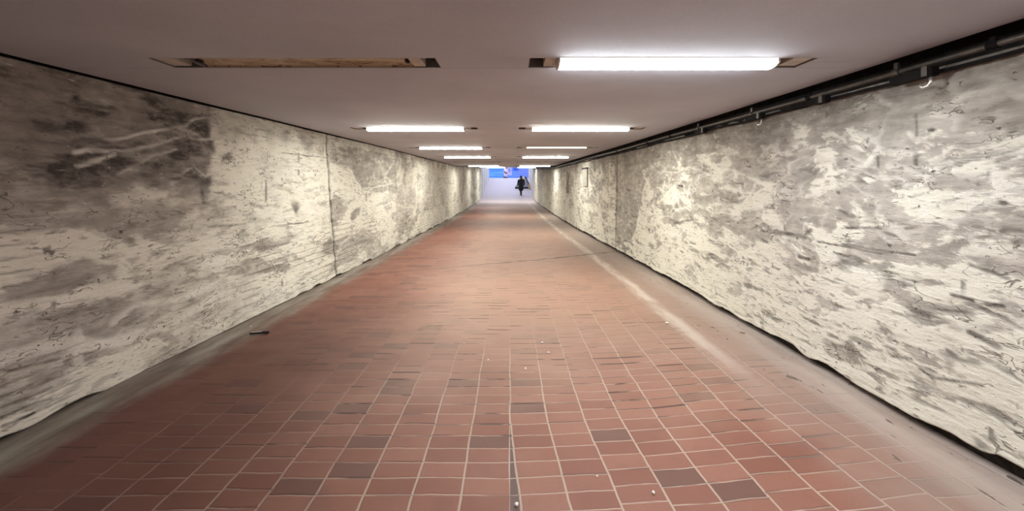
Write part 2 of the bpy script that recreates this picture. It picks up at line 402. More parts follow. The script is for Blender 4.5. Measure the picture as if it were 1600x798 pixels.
LEFT_VEIN = [(0.02,[(2.83,1.85),(3.2,1.97),(3.49,2.06),(3.62,2.15),(3.8,2.19)]),
 (0.025,[(2.64,1.75),(2.85,1.78),(3.2,1.84),(3.54,1.99),(3.57,1.96)]),
 (0.02,[(2.92,1.61),(3.03,1.68),(3.2,1.76),(3.41,1.82)]),
 (0.025,[(2.65,1.67),(2.9,1.76)]),
 (0.02,[(3.39,1.59),(3.6,1.68),(3.71,1.59),(3.77,1.63)]),
 (0.015,[(3.57,1.95),(3.8,1.96)]),
 (0.05,[(2.88,1.42),(3.07,1.44),(3.31,1.44)]),
 (0.025,[(3.71,0.91),(4.12,0.84),(4.58,0.89),(5.15,0.9)]),
 (0.02,[(4.16,0.79),(4.42,0.74)]),
 (0.03,[(6.24,0.43),(6.71,0.43),(7.16,0.35)]),
 (0.025,[(6.31,0.49),(6.88,0.6),(7.46,0.58)]),
 (0.02,[(6.63,0.98),(7.16,1.13)]),
 (0.025,[(7.26,1.4),(9.02,1.52)]),
 (0.025,[(7.57,0.99),(9.18,1.12)]),
 (0.03,[(6.63,0.63),(6.79,0.85),(6.31,0.9)]),
 (0.03,[(8.41,1.72),(9.02,2.05)]),
 (0.09,[(5,0.27),(5.7,0.33),(6.24,0.32)]),
 (0.025,[(4.58,0.7),(5.05,0.73)]),
 (0.025,[(4.54,0.66),(4.66,0.55),(5.2,0.45)]),
 (0.03,[(4.25,0.5),(4.91,0.37)]),
 (0.06,[(2.27,0.8),(2.51,0.77),(2.81,0.74),(3.05,0.68)]),
 (0.05,[(2.88,0.49),(3.03,0.55),(3.25,0.53),(3.6,0.51),(4.03,0.5)]),
 (0.07,[(2.27,0.5),(2.44,0.48),(2.59,0.47),(2.71,0.4),(2.96,0.32),(3.25,0.31),(3.49,0.34),(3.71,0.38),(4.03,0.35)]),
 (0.05,[(2.42,0.19),(2.58,0.23),(2.68,0.27),(2.68,0.4),(2.67,0.49)]),
 (0.015,[(3.12,0.26),(3.25,0.21),(3.36,0.12)]),
 (0.02,[(3.62,0.24),(3.96,0.04)]),
 (0.07,[(3.62,0.75),(4.03,0.71)])]
LEFT_CRACK = [(0.012,[(4.91,1.16),(5.1,1.19)]),
 (0.012,[(2.5,1.12),(2.51,1.07)]),
 (0.015,[(2.48,1.11),(2.48,1.09)]),
 (0.02,[(3.68,1.48),(3.7,1.35)]),
 (0.012,[(4.56,1.69),(4.59,1.31)]),
 (0.01,[(2.27,0.21),(2.41,0.2),(2.51,0.2)]),
 (0.01,[(2.27,0.15),(2.42,0.15),(2.51,0.13)]),
 (0.01,[(2.27,0.1),(2.43,0.09)]),
 (0.01,[(2.27,0.27),(2.41,0.27)]),
 (0.01,[(2.3,0.41),(2.57,0.37)]),
 (0.012,[(2.52,0.76),(2.52,0.71)]),
 (0.008,[(4.87,1.91),(5.76,1.93)]),
 (0.01,[(4.66,1),(5.47,0.98)]),
 (0.01,[(3.77,1.11),(4.25,1.08)])]
RIGHT_DARK = [(0.3,[(2.56,1.73),(2.46,1.74),(2.33,1.67),(2.35,1.62),(2.44,1.66),(2.54,1.7)]),
 (0.3,[(2.58,1.63),(2.41,1.64),(2.42,1.56),(2.56,1.56)]),
 (0.33,[(2.18,1.56),(2.07,1.6),(1.96,1.58),(1.94,1.52),(2.04,1.5),(2.18,1.48)]),
 (0.33,[(2.01,1.35),(1.91,1.36),(1.88,1.3),(1.99,1.29)]),
 (0.3,[(2.61,1.37),(2.51,1.39),(2.52,1.25),(2.63,1.26)]),
 (0.33,[(1.97,1.73),(1.82,1.72),(1.82,1.65),(1.95,1.66)]),
 (0.28,[(2.44,1.46),(2.32,1.47),(2.33,1.42)]),
 (0.3,[(2.84,1.53),(2.67,1.52),(2.69,1.49),(2.81,1.49)]),
 (0.28,[(2.29,1.28),(2.08,1.32),(2.13,1.27)]),
 (0.6,[(1.87,1.84),(1.83,1.83),(1.83,1.8),(1.87,1.81)]),
 (0.3,[(4.19,1.81),(3.58,1.77),(3.33,1.61),(3.42,1.52),(3.86,1.55),(4.14,1.65)]),
 (0.3,[(4.38,1.44),(4.02,1.42),(4.1,1.29),(4.43,1.3)]),
 (0.3,[(4.78,1.38),(4.5,1.41),(4.48,1.27),(4.75,1.26)]),
 (0.28,[(4.58,1.12),(3.86,1.18),(3.94,1.05),(4.58,1)]),
 (0.28,[(8.51,2.19),(7.18,2.05),(6.7,1.55),(7.3,0.5),(8.34,0.14)]),
 (0.25,[(6.93,2.12),(5.72,1.98),(5.64,1.8),(6.47,1.79)]),
 (0.3,[(2.49,0.91),(2.37,0.95),(2.28,0.92),(2.46,0.85)]),
 (0.3,[(2.86,0.98),(2.71,1),(2.73,0.92),(2.84,0.91)]),
 (0.35,[(2.15,0.59),(2.09,0.63),(2.05,0.58),(2.11,0.51)]),
 (0.35,[(2.03,0.74),(1.98,0.77),(1.92,0.73),(1.98,0.72)]),
 (0.25,[(2.02,1.19),(1.82,1.24),(1.82,1.07),(1.99,1.07)]),
 (0.22,[(2.04,0.82),(1.83,0.91),(1.83,0.84),(1.99,0.79)])]
RIGHT_VEIN = [(0.03,[(5.64,2.04),(5.4,1.82),(5.19,1.68),(5.4,1.55)]),
 (0.03,[(5.4,1.31),(4.93,1.27),(4.69,1.22),(4.19,1.23),(3.86,1.14)]),
 (0.025,[(4.43,1.63),(4.38,1.48),(4.02,1.45)]),
 (0.025,[(4.48,1.24),(4.43,1.38),(4.81,1.41)]),
 (0.03,[(4.19,1.68),(3.86,1.59),(3.58,1.52),(3.28,1.52)]),
 (0.03,[(3.39,1.74),(3.22,1.81),(3,1.83)]),
 (0.03,[(3.86,1.28),(3.58,1.32)]),
 (0.025,[(6.17,1.7),(5.56,1.69),(5.05,1.74),(4.58,1.66)]),
 (0.03,[(2.51,1.77),(2.41,1.73),(2.27,1.71)]),
 (0.03,[(2.46,1.67),(2.35,1.6),(2.23,1.56),(2.18,1.63),(2.08,1.67)]),
 (0.03,[(2.75,1.54),(2.6,1.68),(2.52,1.76)]),
 (0.03,[(3,1.54),(2.77,1.65),(2.65,1.67)]),
 (0.025,[(2.32,1.84),(2.3,1.8),(2.23,1.79)]),
 (0.03,[(2.26,1.41),(2.08,1.3)]),
 (0.03,[(2.09,1.98),(2.01,2.01),(1.88,2.02)]),
 (0.03,[(2.19,1.94),(2.07,1.89),(2.08,1.83)]),
 (0.03,[(1.93,1.59),(1.9,1.5),(1.93,1.43)])]
RIGHT_CRACK = [(0.015,[(3.61,1.31),(3.5,1.31)]),
 (0.02,[(3.75,1.11),(3.64,1.15),(3.51,1.09),(3.12,1.1)]),
 (0.02,[(3.12,1.13),(3.07,1.16)]),
 (0.018,[(5.44,1.5),(5.29,1.48)]),
 (0.01,[(5.33,1.01),(4.87,1.06)]),
 (0.016,[(3.2,0.92),(3.09,0.92)]),
 (0.02,[(2.03,0.75),(1.98,0.74),(1.92,0.72)]),
 (0.014,[(2.13,0.61),(2.09,0.59),(2.07,0.58),(1.99,0.6)]),
 (0.014,[(1.99,1.1),(1.88,1.07)]),
 (0.012,[(2.11,0.92),(2.02,0.92)]),
 (0.012,[(1.96,0.92),(1.9,0.93)]),
 (0.01,[(2.27,0.44),(2.21,0.42),(2.09,0.46),(1.97,0.5)]),
 (0.009,[(2.44,0.44),(2.31,0.48)]),
 (0.009,[(2.35,0.28),(2.11,0.34)]),
 (0.009,[(2.37,0.33),(2.12,0.36)]),
 (0.012,[(2.03,1.11),(2,1.1)]),
 (0.01,[(1.96,2.15),(1.85,2.12)]),
 (0.012,[(2.6,1.82),(2.58,1.84)]),
 (0.014,[(2.21,1.84),(2.19,1.84)]),
 (0.014,[(1.89,1.44),(1.88,1.44)]),
 (0.014,[(1.89,1.3),(1.87,1.3)]),
 (0.014,[(1.85,1.25),(1.83,1.26)]),
 (0.008,[(3,1.08),(2.51,1.07)]),
 (0.01,[(2.76,1.21),(2.52,1.24)]),
 (0.009,[(2.35,1.26),(2.26,1.29)]),
 (0.008,[(2.79,1.09),(2.3,1.1)]),
 (0.008,[(3.17,0.93),(3.08,0.93)])]

def columns():
    y = [-9.0, -7, -5, -3.5, -2.5, -1.5, -0.6, 0.2, 0.8, 1.2, 1.45]
    while y[-1] < END - 0.02: y.append(y[-1] + max(0.0075, 0.0058 * y[-1]))
    y[-1] = END
    return np.array(y)
WY = columns()
NR = 230
def build_wall(side):
    left = side < 0
    Y = np.repeat(WY[None], NR, 0); T = np.repeat(np.linspace(0, 1, NR)[:, None], len(WY), 1)
    face = left_x(Y) if left else right_x(Y)
    gap_t = 0.018 if left else 0.115
    if left: gb = 0.004 + 0.030 * sstep(0.46, 0.60, fbm(WY * 1.6 + 4, WY * 0 + 2, 3))
    else: gb = 0.050 + 0.05 * sstep(0.3, 0.62, fbm(WY * 2.2, WY * 0 + 8, 4)) * np.interp(WY, [2, 7], [1, 0.45])
    tp = (ceil_z(WY) - gap_t - (0.0 if left else 1) * 0.035 * sstep(0.5, 0.7, fbm(WY * 3.1 + 7, WY * 0 + 3, 3)))
    bt = floor_z(face[0], WY) + gb
    Z = bt[None] + (tp - bt)[None] * T
    zf = floor_z(face, Y)
    ox = 40.0 if left else 90.0
    # domain-warped patches
    wx = (fbm(Y * 1.7 + ox, Z * 1.7 + 3, 3) - 0.5); wz = (fbm(Y * 1.7 + ox + 31, Z * 1.7 + 13, 3) - 0.5)
    P = Y + 0.35 * wx; Q = Z + 0.28 * wz
    pn = fbm(P * 1.15 + ox, Q * 2.5 + 1, 5, 0.6) if left else fbm(P * 3.1 + ox, Q * 6.0 + 1, 6, 0.70)
    hgt = np.clip((Z - zf) / 2.2, 0, 1)
    if left:
        bare = sstep(0.45, 0.63, pn + 0.02 + 0.04 * np.sin(hgt * 5))
        bare = bare * np.interp(Y, [2, 4.2, 6, 6.2, 12], [0.75, 0.45, 0.35, 0.8, 0.6])
    else:
        bare = sstep(0.44, 0.62, pn + np.interp(hgt, [0, 0.25, 0.5, 0.72, 0.9, 1], [-0.12, -0.055, 0.035, 0.09, 0.17, 0.2]))  # greyer bare plaster towards the top, also carrying painted shade under the ceiling
        bare = bare * np.interp(Y, [2, 5, 8, 12], [0.8, 0.8, 0.9, 0.7])
    # ridged plaster lines
    rn = np.abs(fbm(P * 1.5 + ox + 11, Q * 3.3 + 7, 3) - 0.5)
    rm = fbm(Y * 0.8 + ox, Z * 0.9 + 5, 2)
    vein = sstep(0.020, 0.004, rn) * sstep(0.42, 0.6, rm) * 0.9
    rn2 = np.abs(fbm(P * 2.6 + ox + 51, Q * 3.8 + 17, 3) - 0.5)
    if not left: vein = np.maximum(vein, sstep(0.035, 0.006, rn2) * sstep(0.40, 0.55, fbm(Y * 0.6 + 3, Z * 0.7, 2)) * np.interp(hgt, [0, .3, .6, 1], [.2, .6, .9, .5]))
    # edges of patches carry a pale lip
    lipm = sstep(0.5, 0.9, 4 * bare * (1 - bare)) * 0.35
    vein = np.maximum(vein, lipm * sstep(0.45, 0.6, rm))
    # horizontal chipped seams
    hn = fbm(P * 3.6 + ox + 5, Q * 17 + 2, 4, 0.62)
    chip = sstep(0.645, 0.72, hn) * (0.35 if left else 0.55) * np.interp(hgt, [0, 0.5, 0.8, 1], [1, 1, 0.6, 0.5])
    # brick courses showing through
    course = 0.083; row = np.floor(Z / course); fr = Z / course - row
    bl = (Y + (row % 2) * 0.125) / 0.25; fb = bl - np.floor(bl)
    jd = np.minimum(np.minimum(fr, 1 - fr) * course, np.minimum(fb, 1 - fb) * 0.25 + 0.0055)
    bm_ = sstep(0.54, 0.66, fbm(Y * 0.9 + ox + 77, Z * 1.4 + 4, 3) + np.interp(hgt, [0, 0.3, 0.5, 1], [0.07, 0.0, -0.1, -0.12]))
    joint = sstep(0.009, 0.003, jd) * bm_ * sstep(0.35, 0.5, fbm(Y * 6, Z * 6, 2)) * 0.55
    grime_shade = np.maximum(chip, joint)
    # pinholes
    hl = vnoise(Y * 17 + ox, Z * 17); grime_shade = np.maximum(grime_shade, sstep(0.94, 0.975, hl) * 0.7)
    # marks with a place of their own
    j1 = 0.10 * (fbm(Y * 4 + 9, Z * 6 + 2, 4) - 0.5); j2 = 0.10 * (fbm(Y * 4 + 29, Z * 6 + 22, 4) - 0.5)
    blot = fbm(Y * 5 + 61, Z * 7 + 1, 4)
    extra = [(0.47, [(0.5, 1.55), (2.3, 1.62), (2.9, 1.46), (3.4, 1.42), (3.72, 1.5), (3.78, 1.9), (3.80, 2.35), (0.5, 2.4)]), (0.28, [(1.5, 1.25), (2.4, 1.22), (3.3, 1.1), (3.7, 1.2), (3.78, 1.6), (1.5, 1.6)])] if left else \
            [(0.5, [(13.75, 1.94), (14.3, 1.90), (14.6, 1.3), (14.4, 1.1), (14.0, 1.2)])]  # tall dark streak: shadow between the lamp pools, painted on
    for val, pts in extra + (LEFT_DARK if left else RIGHT_DARK):
        mk = sstep(0.045, -0.05, poly_sd(Y + 1.5 * j1, Z + 1.3 * j2, pts)) * np.clip(0.62 + 1.3 * (blot - 0.25), 0, 1.15)
        if val >= 0.5:
            grime_shade = np.maximum(grime_shade, np.clip(mk * val, 0, 0.95)); bare = np.maximum(bare, mk * 0.9); vein = vein * (1 - 0.7 * mk)
        else:
            bare = np.maximum(bare, np.clip(mk * (0.55 + val), 0, 1)); grime_shade = np.maximum(grime_shade, mk * (val - 0.22)); vein = vein * (1 - 0.5 * mk)
    if left:      # blackened flakes over the stained bay, plus painted light falloff towards the top
        bay = sstep(3.82, 3.74, Y + 0.3 * j1) * sstep(1.35, 1.6, Z + 2 * j2)
        grime_shade = np.maximum(grime_shade, bay * (0.47 + 0.45 * sstep(0.50, 0.66, fbm(Y * 2.6 + 5, Z * 6.5 + 3, 5, 0.6))))
    for w, pts in (LEFT_VEIN if left else RIGHT_VEIN):
        mk = sstep(w * 0.95, w * 0.25, seg_dist(Y + 0.7 * j1, Z + 0.7 * j2, pts)) * (0.15 + 1.5 * (blot - 0.25)) * (1.0 if left else 0.75)
        mk = np.clip(mk, 0, 1); vein = np.maximum(vein, mk); grime_shade = grime_shade * (1 - 0.85 * mk); bare = bare * (1 - 0.6 * mk)
    for w, pts in (LEFT_CRACK if left else RIGHT_CRACK):
        mk = sstep(w * 1.3, w * 0.4, seg_dist(Y + 0.25 * j1, Z + 0.25 * j2, pts)) * np.clip(0.3 + 1.6 * (blot - 0.2), 0, 1)
        grime_shade = np.maximum(grime_shade, mk * 0.85)
    # building joints
    seams = [(5.98, 0.28), (19.3, 0.1)] if left else [(8.36, 0.05)]
    groove = np.zeros_like(Y)
    for y0, lean in seams:
        s = np.abs(Y - (y0 + lean * (1 - hgt)) - 0.03 * (fbm(Z * 4, Z * 0 + 3, 3) - 0.5))
        groove = np.maximum(groove, sstep(0.030, 0.012, s) * (0.95 if y0 < 7 else 0.8))
    grime_shade = np.maximum(grime_shade, groove)
    # ragged soot band below the ceiling, with shade of the recessed lamps painted in
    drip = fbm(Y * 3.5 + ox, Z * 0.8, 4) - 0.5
    soot_shade = sstep(0.55 if not left else 0.30, 0.02, (tp[None] - Z) + 0.7 * drip) * (0.50 if not left else 0.42)
    grime_shade = np.maximum(grime_shade, soot_shade); vein = vein * (1 - soot_shade)
    # relief
    rel = 0.012 * (fbm(Y * 2 + ox, Z * 4, 4) - 0.5) + 0.009 * vein - 0.006 * bare * (1 - vein) - 0.008 * np.clip(chip + joint, 0, 1) - 0.02 * groove
    rel = rel + 0.035 * (fbm(Y * 0.5 + ox, Z * 0.6, 2) - 0.5)
    X = face + (rel if left else -rel)
    tone = np.clip(np.interp(Y, [0, 2.2, 3.6, 4.6], [1.0, 1.0, 0.7, 0.0]) + 0.5 * (fbm(Y * 1.4, Z * 1.4 + 6, 3) - 0.5), 0, 1) * (0.9 if left else 0.25)  # near left wall tint: dimness by the unlit lamp put into the colour
    # wall top: ledge running back under the slab; wall foot: gap with near-black faces
    o = grid_mesh('wall_left' if left else 'wall_right', X, Y, Z, M_WALL, {'bare': bare, 'vein': vein, 'grime_shade': grime_shade, 'tone': tone}, flip=left)
    me = o.data; me.materials.append(M_VOID); me.materials.append(M_GAPD)
    bm = bmesh.new(); bm.from_mesh(me); bm.verts.ensure_lookup_table()
    sg = -1 if left else 1; n = len(WY)
    def strip(row, pts_fn, mi):
        bm.verts.ensure_lookup_table()
        prev = [bm.verts[row * n + i] for i in range(n)]
        for fn in pts_fn:
            cur = [bm.verts.new(fn(i)) for i in range(n)]
            for i in range(n - 1):
                f = bm.faces.new((prev[i], prev[i + 1], cur[i + 1], cur[i])); f.material_index = mi; f.smooth = False
            prev = cur
    dpt = 0.10 if left else 0.17
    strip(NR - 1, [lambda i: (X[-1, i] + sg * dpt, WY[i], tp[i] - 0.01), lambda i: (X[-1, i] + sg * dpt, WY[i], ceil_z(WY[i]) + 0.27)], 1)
    strip(0, [lambda i: (face[0, i] + sg * 0.07, WY[i], bt[i] + 0.01), lambda i: (face[0, i] + sg * 0.09, WY[i], bt[i] - gb[i] - 0.06)], 2)
    bmesh.ops.recalc_face_normals(bm, faces=bm.faces)
    bm.to_mesh(me); bm.free()
    # make the visible side face the room
    tag(o, kind='structure')
    return o
wall_left = build_wall(-1)
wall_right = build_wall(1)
wb = MB(); wb.box(-3.4, 2.9, -9.3, -9.0, -0.1, 2.5); tag(wb.build('wall_back_sky_block', simple('sky_block_surface', (0.55, 0.5, 0.44), 0.9)), kind='structure')  # unseen closing wall, added to keep the sky light out

# ---------------------------------------------------------------- ceiling: concrete panels with a light slot between each two
cb = MB(); TH = 0.25
def slab(x0f, x1f, y0, y1):
    p = [(x0f(y0), y0), (x1f(y0), y0), (x1f(y1), y1), (x0f(y1), y1)]
    cb.hexa([(x, y, ceil_z(y)) for x, y in p] + [(x, y, ceil_z(y) + TH) for x, y in p])
LXf = lambda y: float(left_x(y)) + 0.004
RXf = lambda y: float(right_x(y)) - 0.03
K0, K1 = -2, 10
edges = []
for k in range(K0, K1 + 1):
    yk = row_y(k)
    y0, y1 = yk - 0.1, yk + 0.1
    li, lo = slot_ends(-1, yk); ri, ro = slot_ends(1, yk)
    slab(LXf, lambda y: lo, y0, y1); slab(lambda y: li, lambda y: ri, y0, y1); slab(lambda y: ro, RXf, y0, y1)
    nxt = row_y(k + 1) - 0.1 if k < K1 else END
    slab(LXf, RXf, y1 + 0.005, nxt - 0.002)
slab(LXf, RXf, -9.2, row_y(K0) - 0.102)
for a, b in ((-9.2, KINK), (KINK, END)):
    p = [(LXf(a) - .4, a), (RXf(a) + .4, a), (RXf(b) + .4, b), (LXf(b) - .4, b)]
    cb.hexa([(x, y, ceil_z(y) + TH) for x, y in p] + [(x, y, ceil_z(y) + TH + 0.25) for x, y in p])  # unseen roof slab added above the panels to stop sky light leaking in
tag(cb.build('ceiling', M_CEIL), kind='structure')

# ---------------------------------------------------------------- ceiling lights
M_LENS = emitter('lit_lens', LENS_COLOR, LENS_STRENGTH)
M_LENS_COOL = emitter('lit_cool_lens', LENS_COOL, LENS_STRENGTH)
M_LENSIDE = emitter('lit_lens_side', LENS_COLOR, LENS_SIDE)
M_TUBE = emitter('dim_tube', (1.0, 0.86, 0.52, 1), DIM_STRENGTH)
M_BLOCK = simple('cream_enamel', (0.52, 0.46, 0.40), 0.5)
M_TRAY = simple('grey_enamel_tray', (0.16, 0.145, 0.135), 0.6)
M_HOLE = simple('open_socket', (0.02, 0.02, 0.022), 0.9)
def stained():
    m = NT('yellowed_reflector'); v = m.coord()
    a = m.noise(m.coord((1, 3, 1)), 2.2, 5, 0.6, 1.5); b = m.noise(m.coord((0.8, 4, 1), (3, 1, 0)), 3.0, 3, 0.5, 2.0)
    c = m.mix(m.smooth(a, 0.35, 0.65), (0.36, 0.25, 0.13), (0.60, 0.50, 0.36))
    ln = m.smooth(m.math('ABSOLUTE', m.math('SUBTRACT', b, 0.5)), 0.006, 0.02, 0.8, 0)
    c = m.mix(ln, c, (0.10, 0.06, 0.03)); m.color(c); m.rough(0.5)
    return m.mat
M_STAIN = stained()
def ceiling_light(side, k, state, label):
    yk = row_y(k); li, lo = slot_ends(side, yk); s = -1 if side < 0 else 1
    z = float(ceil_z(yk)); slope = 0.0337 if yk > KINK else 0.0
    root = empty('ceiling_light', (li, yk, z))
    root.rotation_euler = (math.atan(slope), 0, 0)
    tag(root, label, 'ceiling light', 'recessed fluorescent ceiling lights')
    def B(name, u0, u1, y0, y1, z0, z1, mat, bevel=0, parent=root):
        b = MB(); a, c = sorted((s * u0, s * u1)); b.box(a, c, y0, y1, z0, z1); return b.build(name, mat, parent, bevel=bevel)
    h = MB(); e = 0.002; a, c = sorted((s * e, s * (SLOT - e))); t = 0.004; D = 0.13
    h.box(a, c, -0.098, -0.098 + t, 0.002, D); h.box(a, c, 0.098 - t, 0.098, 0.002, D); h.box(a, a + t, -0.098, 0.098, 0.002, D)
    h.box(c - t, c, -0.098, 0.098, 0.002, D); h.box(a, c, -0.098, 0.098, D - t, D)
    h.build('housing', M_TRAY, root)
    B('ballast_cover', 0.10, 0.178, -0.092, 0.092, 0.006, 0.12, M_BLOCK, 0.003)
    B('end_cover', 1.655, 1.772, -0.092, 0.092, 0.010, 0.12, M_BLOCK, 0.003)
    B('cable_entry', 0.012, 0.09, -0.085, 0.085, 0.06, 0.12, M_HOLE)
    pr = B('partition', 1.56, 1.575, -0.09, 0.09, 0.004, 0.12, M_TRAY)
    u0, u1 = 0.185, 1.545
    if state == 'on':
        n = 9; prof = []
        for i in range(n):
            q = -1 + 2 * i / (n - 1); prof.append((0.072 * q - 0.018, -0.040 + 0.020 * abs(q) ** 3))
        prof = [(-0.090, 0.012)] + prof + [(0.054, 0.012)]
        L = MB(); m_ = len(prof)
        for j in range(m_ - 1):
            y0, z0 = prof[j]; y1, z1 = prof[j + 1]
            L.add([(s * u0, y0, z0), (s * u1, y0, z0), (s * u1, y1, z1), (s * u0, y1, z1)], [(0, 1, 2, 3)], 1 if j in (0, m_ - 2) else 0)
        L.add([(s * u0, y, z_) for y, z_ in prof], [tuple(range(m_))], 1)
        L.add([(s * u1, y, z_) for y, z_ in prof], [tuple(range(m_))], 1)
        L.add([(s * u0, -0.090, 0.012), (s * u1, -0.090, 0.012), (s * u1, 0.054, 0.012), (s * u0, 0.054, 0.012)], [(0, 1, 2, 3)], 1)
        L.build('lens', [M_LENS_COOL if k <= 1 else M_LENS, M_LENSIDE], root)
        for u in (u0, u1):
            E = MB(); q = 0.006 if u == u0 else -0.006
            E.rings([[(s * (u - q), y * 1.02, z_ - 0.001) for y, z_ in prof], [(s * (u + q), y * 1.02, z_ - 0.001) for y, z_ in prof]])
            E.build('end_cap', M_BLOCK, root)
    elif state == 'dim':
        T = MB(); T.tube([(s * (u0 + 0.03), 0, 0.004), (s * (u1 - 0.03), 0, 0.004)], 0.019, 14); T.build('tube', M_TUBE, root, True)
        for u in (u0 + 0.012, u1 - 0.012):
            B('lamp_holder', u - 0.012, u + 0.012, -0.022, 0.022, -0.016, 0.06, M_BLOCK, 0.003)
        B('reflector', u0, u1, -0.085, 0.085, 0.05, 0.06, M_BLOCK)
    else:
        rf = MB(); q = [(-0.090, 0.016), (-0.05, 0.022), (0.03, 0.022), (0.086, 0.012), (0.088, 0.002)]
        for j in range(4):
            y0, z0 = q[j]; y1, z1 = q[j + 1]
            rf.add([(s * u0, y0, z0), (s * u1, y0, z0), (s * u1, y1, z1), (s * u0, y1, z1)], [(0, 1, 2, 3)])
        rf.build('reflector', M_STAIN, root)
        for u in (u0 + 0.014, u1 - 0.014):
            B('lamp_holder', u - 0.012, u + 0.012, -0.020, 0.020, 0.004, 0.03, M_HOLE, 0.003)
    return root
BEHIND = 'lit ceiling light in the stretch of tunnel behind the viewer'
LIGHTS = [(-1, -2, 'off', 'unlit ceiling light farthest back on the left, behind the viewer'), (1, -2, 'on', BEHIND), (-1, -1, 'off', 'unlit ceiling light in the stretch of tunnel behind the viewer'), (1, -1, 'on', BEHIND),
 (-1, 0, 'off', 'unlit ceiling light on the left just behind the viewer'), (1, 0, 'on', 'lit ceiling light on the right just behind the viewer'),
 (-1, 1, 'off', 'unlit recessed ceiling light with yellowed stained reflector, nearest the viewer on the left'),
 (1, 1, 'on', 'glaring white recessed ceiling light, nearest the viewer on the right, the largest lit one'),
 (-1, 2, 'on', 'lit ceiling light in second row, left one, directly beyond the unlit yellowed light'),
 (1, 2, 'on', 'lit ceiling light in second row, right one, directly beyond the largest glaring light'),
 (-1, 3, 'on', 'bright lit ceiling light on the left, beside the thin yellowish tube'),
 (1, 3, 'dim', 'thin dim yellowish bare tube in ceiling slot on the right, third row'),
 (-1, 4, 'on', 'lit ceiling light in fourth row, left one, next beyond the row with the dim tube'),
 (1, 4, 'on', 'lit ceiling light in fourth row, right one, next beyond the dim yellowish tube'),
 (-1, 5, 'off', 'unlit ceiling light in the dark gap of the row of lights, left side'),
 (1, 5, 'off', 'unlit ceiling light in the dark gap of the row of lights, right side'),
 (-1, 6, 'on', 'first lit ceiling light past the dark gap, left side, low above the far exit'),
 (1, 6, 'on', 'first lit ceiling light past the dark gap, right side, low above the far exit'),
 (-1, 7, 'off', 'unlit far ceiling light on rising ceiling, left side'),
 (1, 7, 'off', 'unlit ceiling light nearest on the rising far ceiling, right side'),
 (-1, 8, 'on', 'far lit ceiling light on rising ceiling, left side, second last row but one'),
 (1, 8, 'off', 'unlit ceiling light on rising far ceiling, right side, middle row'),
 (-1, 9, 'off', 'unlit ceiling light on rising far ceiling, left side, last row but one'),
 (1, 9, 'off', 'unlit ceiling light on rising far ceiling, right side, last row but one'),
 (-1, 10, 'on', 'last lit ceiling light before the exit, left side'),
 (1, 10, 'on', 'last lit ceiling light before the exit, right side')]
for a in LIGHTS: ceiling_light(*a)

# ---------------------------------------------------------------- outside: ramp walls, blue hoarding
M_PALE = simple('pale_render', (0.62, 0.60, 0.58), 0.9, var=0.08, scale=3)
for nm, fn, sg in (('wall_ramp_left', left_x, -1), ('wall_ramp_right', right_x, 1)):
    b = MB(); yy = [END, 36, 40, RAMP_END]
    for y0, y1 in zip(yy[:-1], yy[1:]):
        x0, x1 = float(fn(y0)), float(fn(y1)); o_ = sg * 0.35
        p = [(x0, y0), (x0 + o_, y0), (x1 + o_, y1), (x1, y1)]
        b.hexa([(x, y, float(floor_z(0, y)) - 0.3) for x, y in p] + [(x, y, 3.75) for x, y in p])
    for y in (33.2, 36.2, 39.4, 42.4):      # shallow pilasters
        x = float(fn(y)); b.box(min(x - sg * 0.05, x + sg * .05), max(x - sg * 0.05, x + sg * .05), y - 0.25, y + 0.25, float(floor_z(0, y)) - 0.3, 3.7)
    tag(b.build(nm, M_PALE), kind='structure')
fb = MB(); fb.box(-2.75, 2.45, END - 0.02, END + 0.22, float(ceil_z(END)), float(ceil_z(END)) + 1.4); tag(fb.build('trim_exit_beam', M_CEIL), kind='structure')
def blue_mat():
    m = NT('blue_panelling'); v = m.coord(); n = m.noise(m.coord((0.3, 1, 6)), 1.2, 4)
    c = m.mix(m.smooth(n, 0.35, 0.65), (0.07, 0.22, 0.78), (0.16, 0.42, 0.90)); sp = m.n('ShaderNodeSeparateXYZ')
    m.t.links.new(v, sp.inputs[0]); c = m.mix(m.smooth(sp.outputs[0], -1.0, 2.2), c, (0.17, 0.24, 0.80)); m.color(c); m.rough(0.5)
    return m.mat
M_BLUE = blue_mat()
b = MB(); b.box(-7, 7, 52.0, 52.2, 2.0, 5.6, 0)
for i in range(11): b.box(-7, 7, 51.97, 52.0, 2.28 + i * 0.31, 2.31 + i * 0.31, 0)
hb = b.build('blue_hoarding', M_BLUE); tag(hb, 'bright blue panelled wall closing the view beyond the exit ramp', 'hoarding')
b = MB(); b.box(0.46, 1.14, 51.92, 51.968, 3.15, 3.55); sgn = b.build('sign_board', simple('dark_blue_enamel', (0.05, 0.09, 0.50), 0.5)); tag(sgn, 'dark blue rectangular board high on the blue wall beyond the exit', 'sign')
pr = empty('poster', (0, 51.95, 2.5)); tag(pr, 'pale lilac poster with dark blue streaks on the blue wall, right of the striped post', 'poster')
b = MB(); b.box(-0.38, 0.22, -0.012, 0.016, 0.0, 1.2); b.build('sheet', simple('lilac_paper', (0.42, 0.42, 0.85), 0.7, var=0.1), pr)
b = MB()
for x, z, w, h_ in ((-0.22, 0.68, 0.10, 0.30), (-0.12, 0.45, 0.09, 0.2), (-0.26, 0.52, 0.07, 0.14), (0.02, 0.62, 0.05, 0.24)):
    b.hexa([(x, -0.02, z), (x + w, -0.02, z), (x + w, -0.012, z), (x, -0.012, z), (x + .06, -0.02, z + h_), (x + w + .06, -0.02, z + h_), (x + w + .06, -0.012, z + h_), (x + .06, -0.012, z + h_)])
b.build('dark_streaks', simple('navy_print', (0.06, 0.07, 0.35), 0.7), pr)

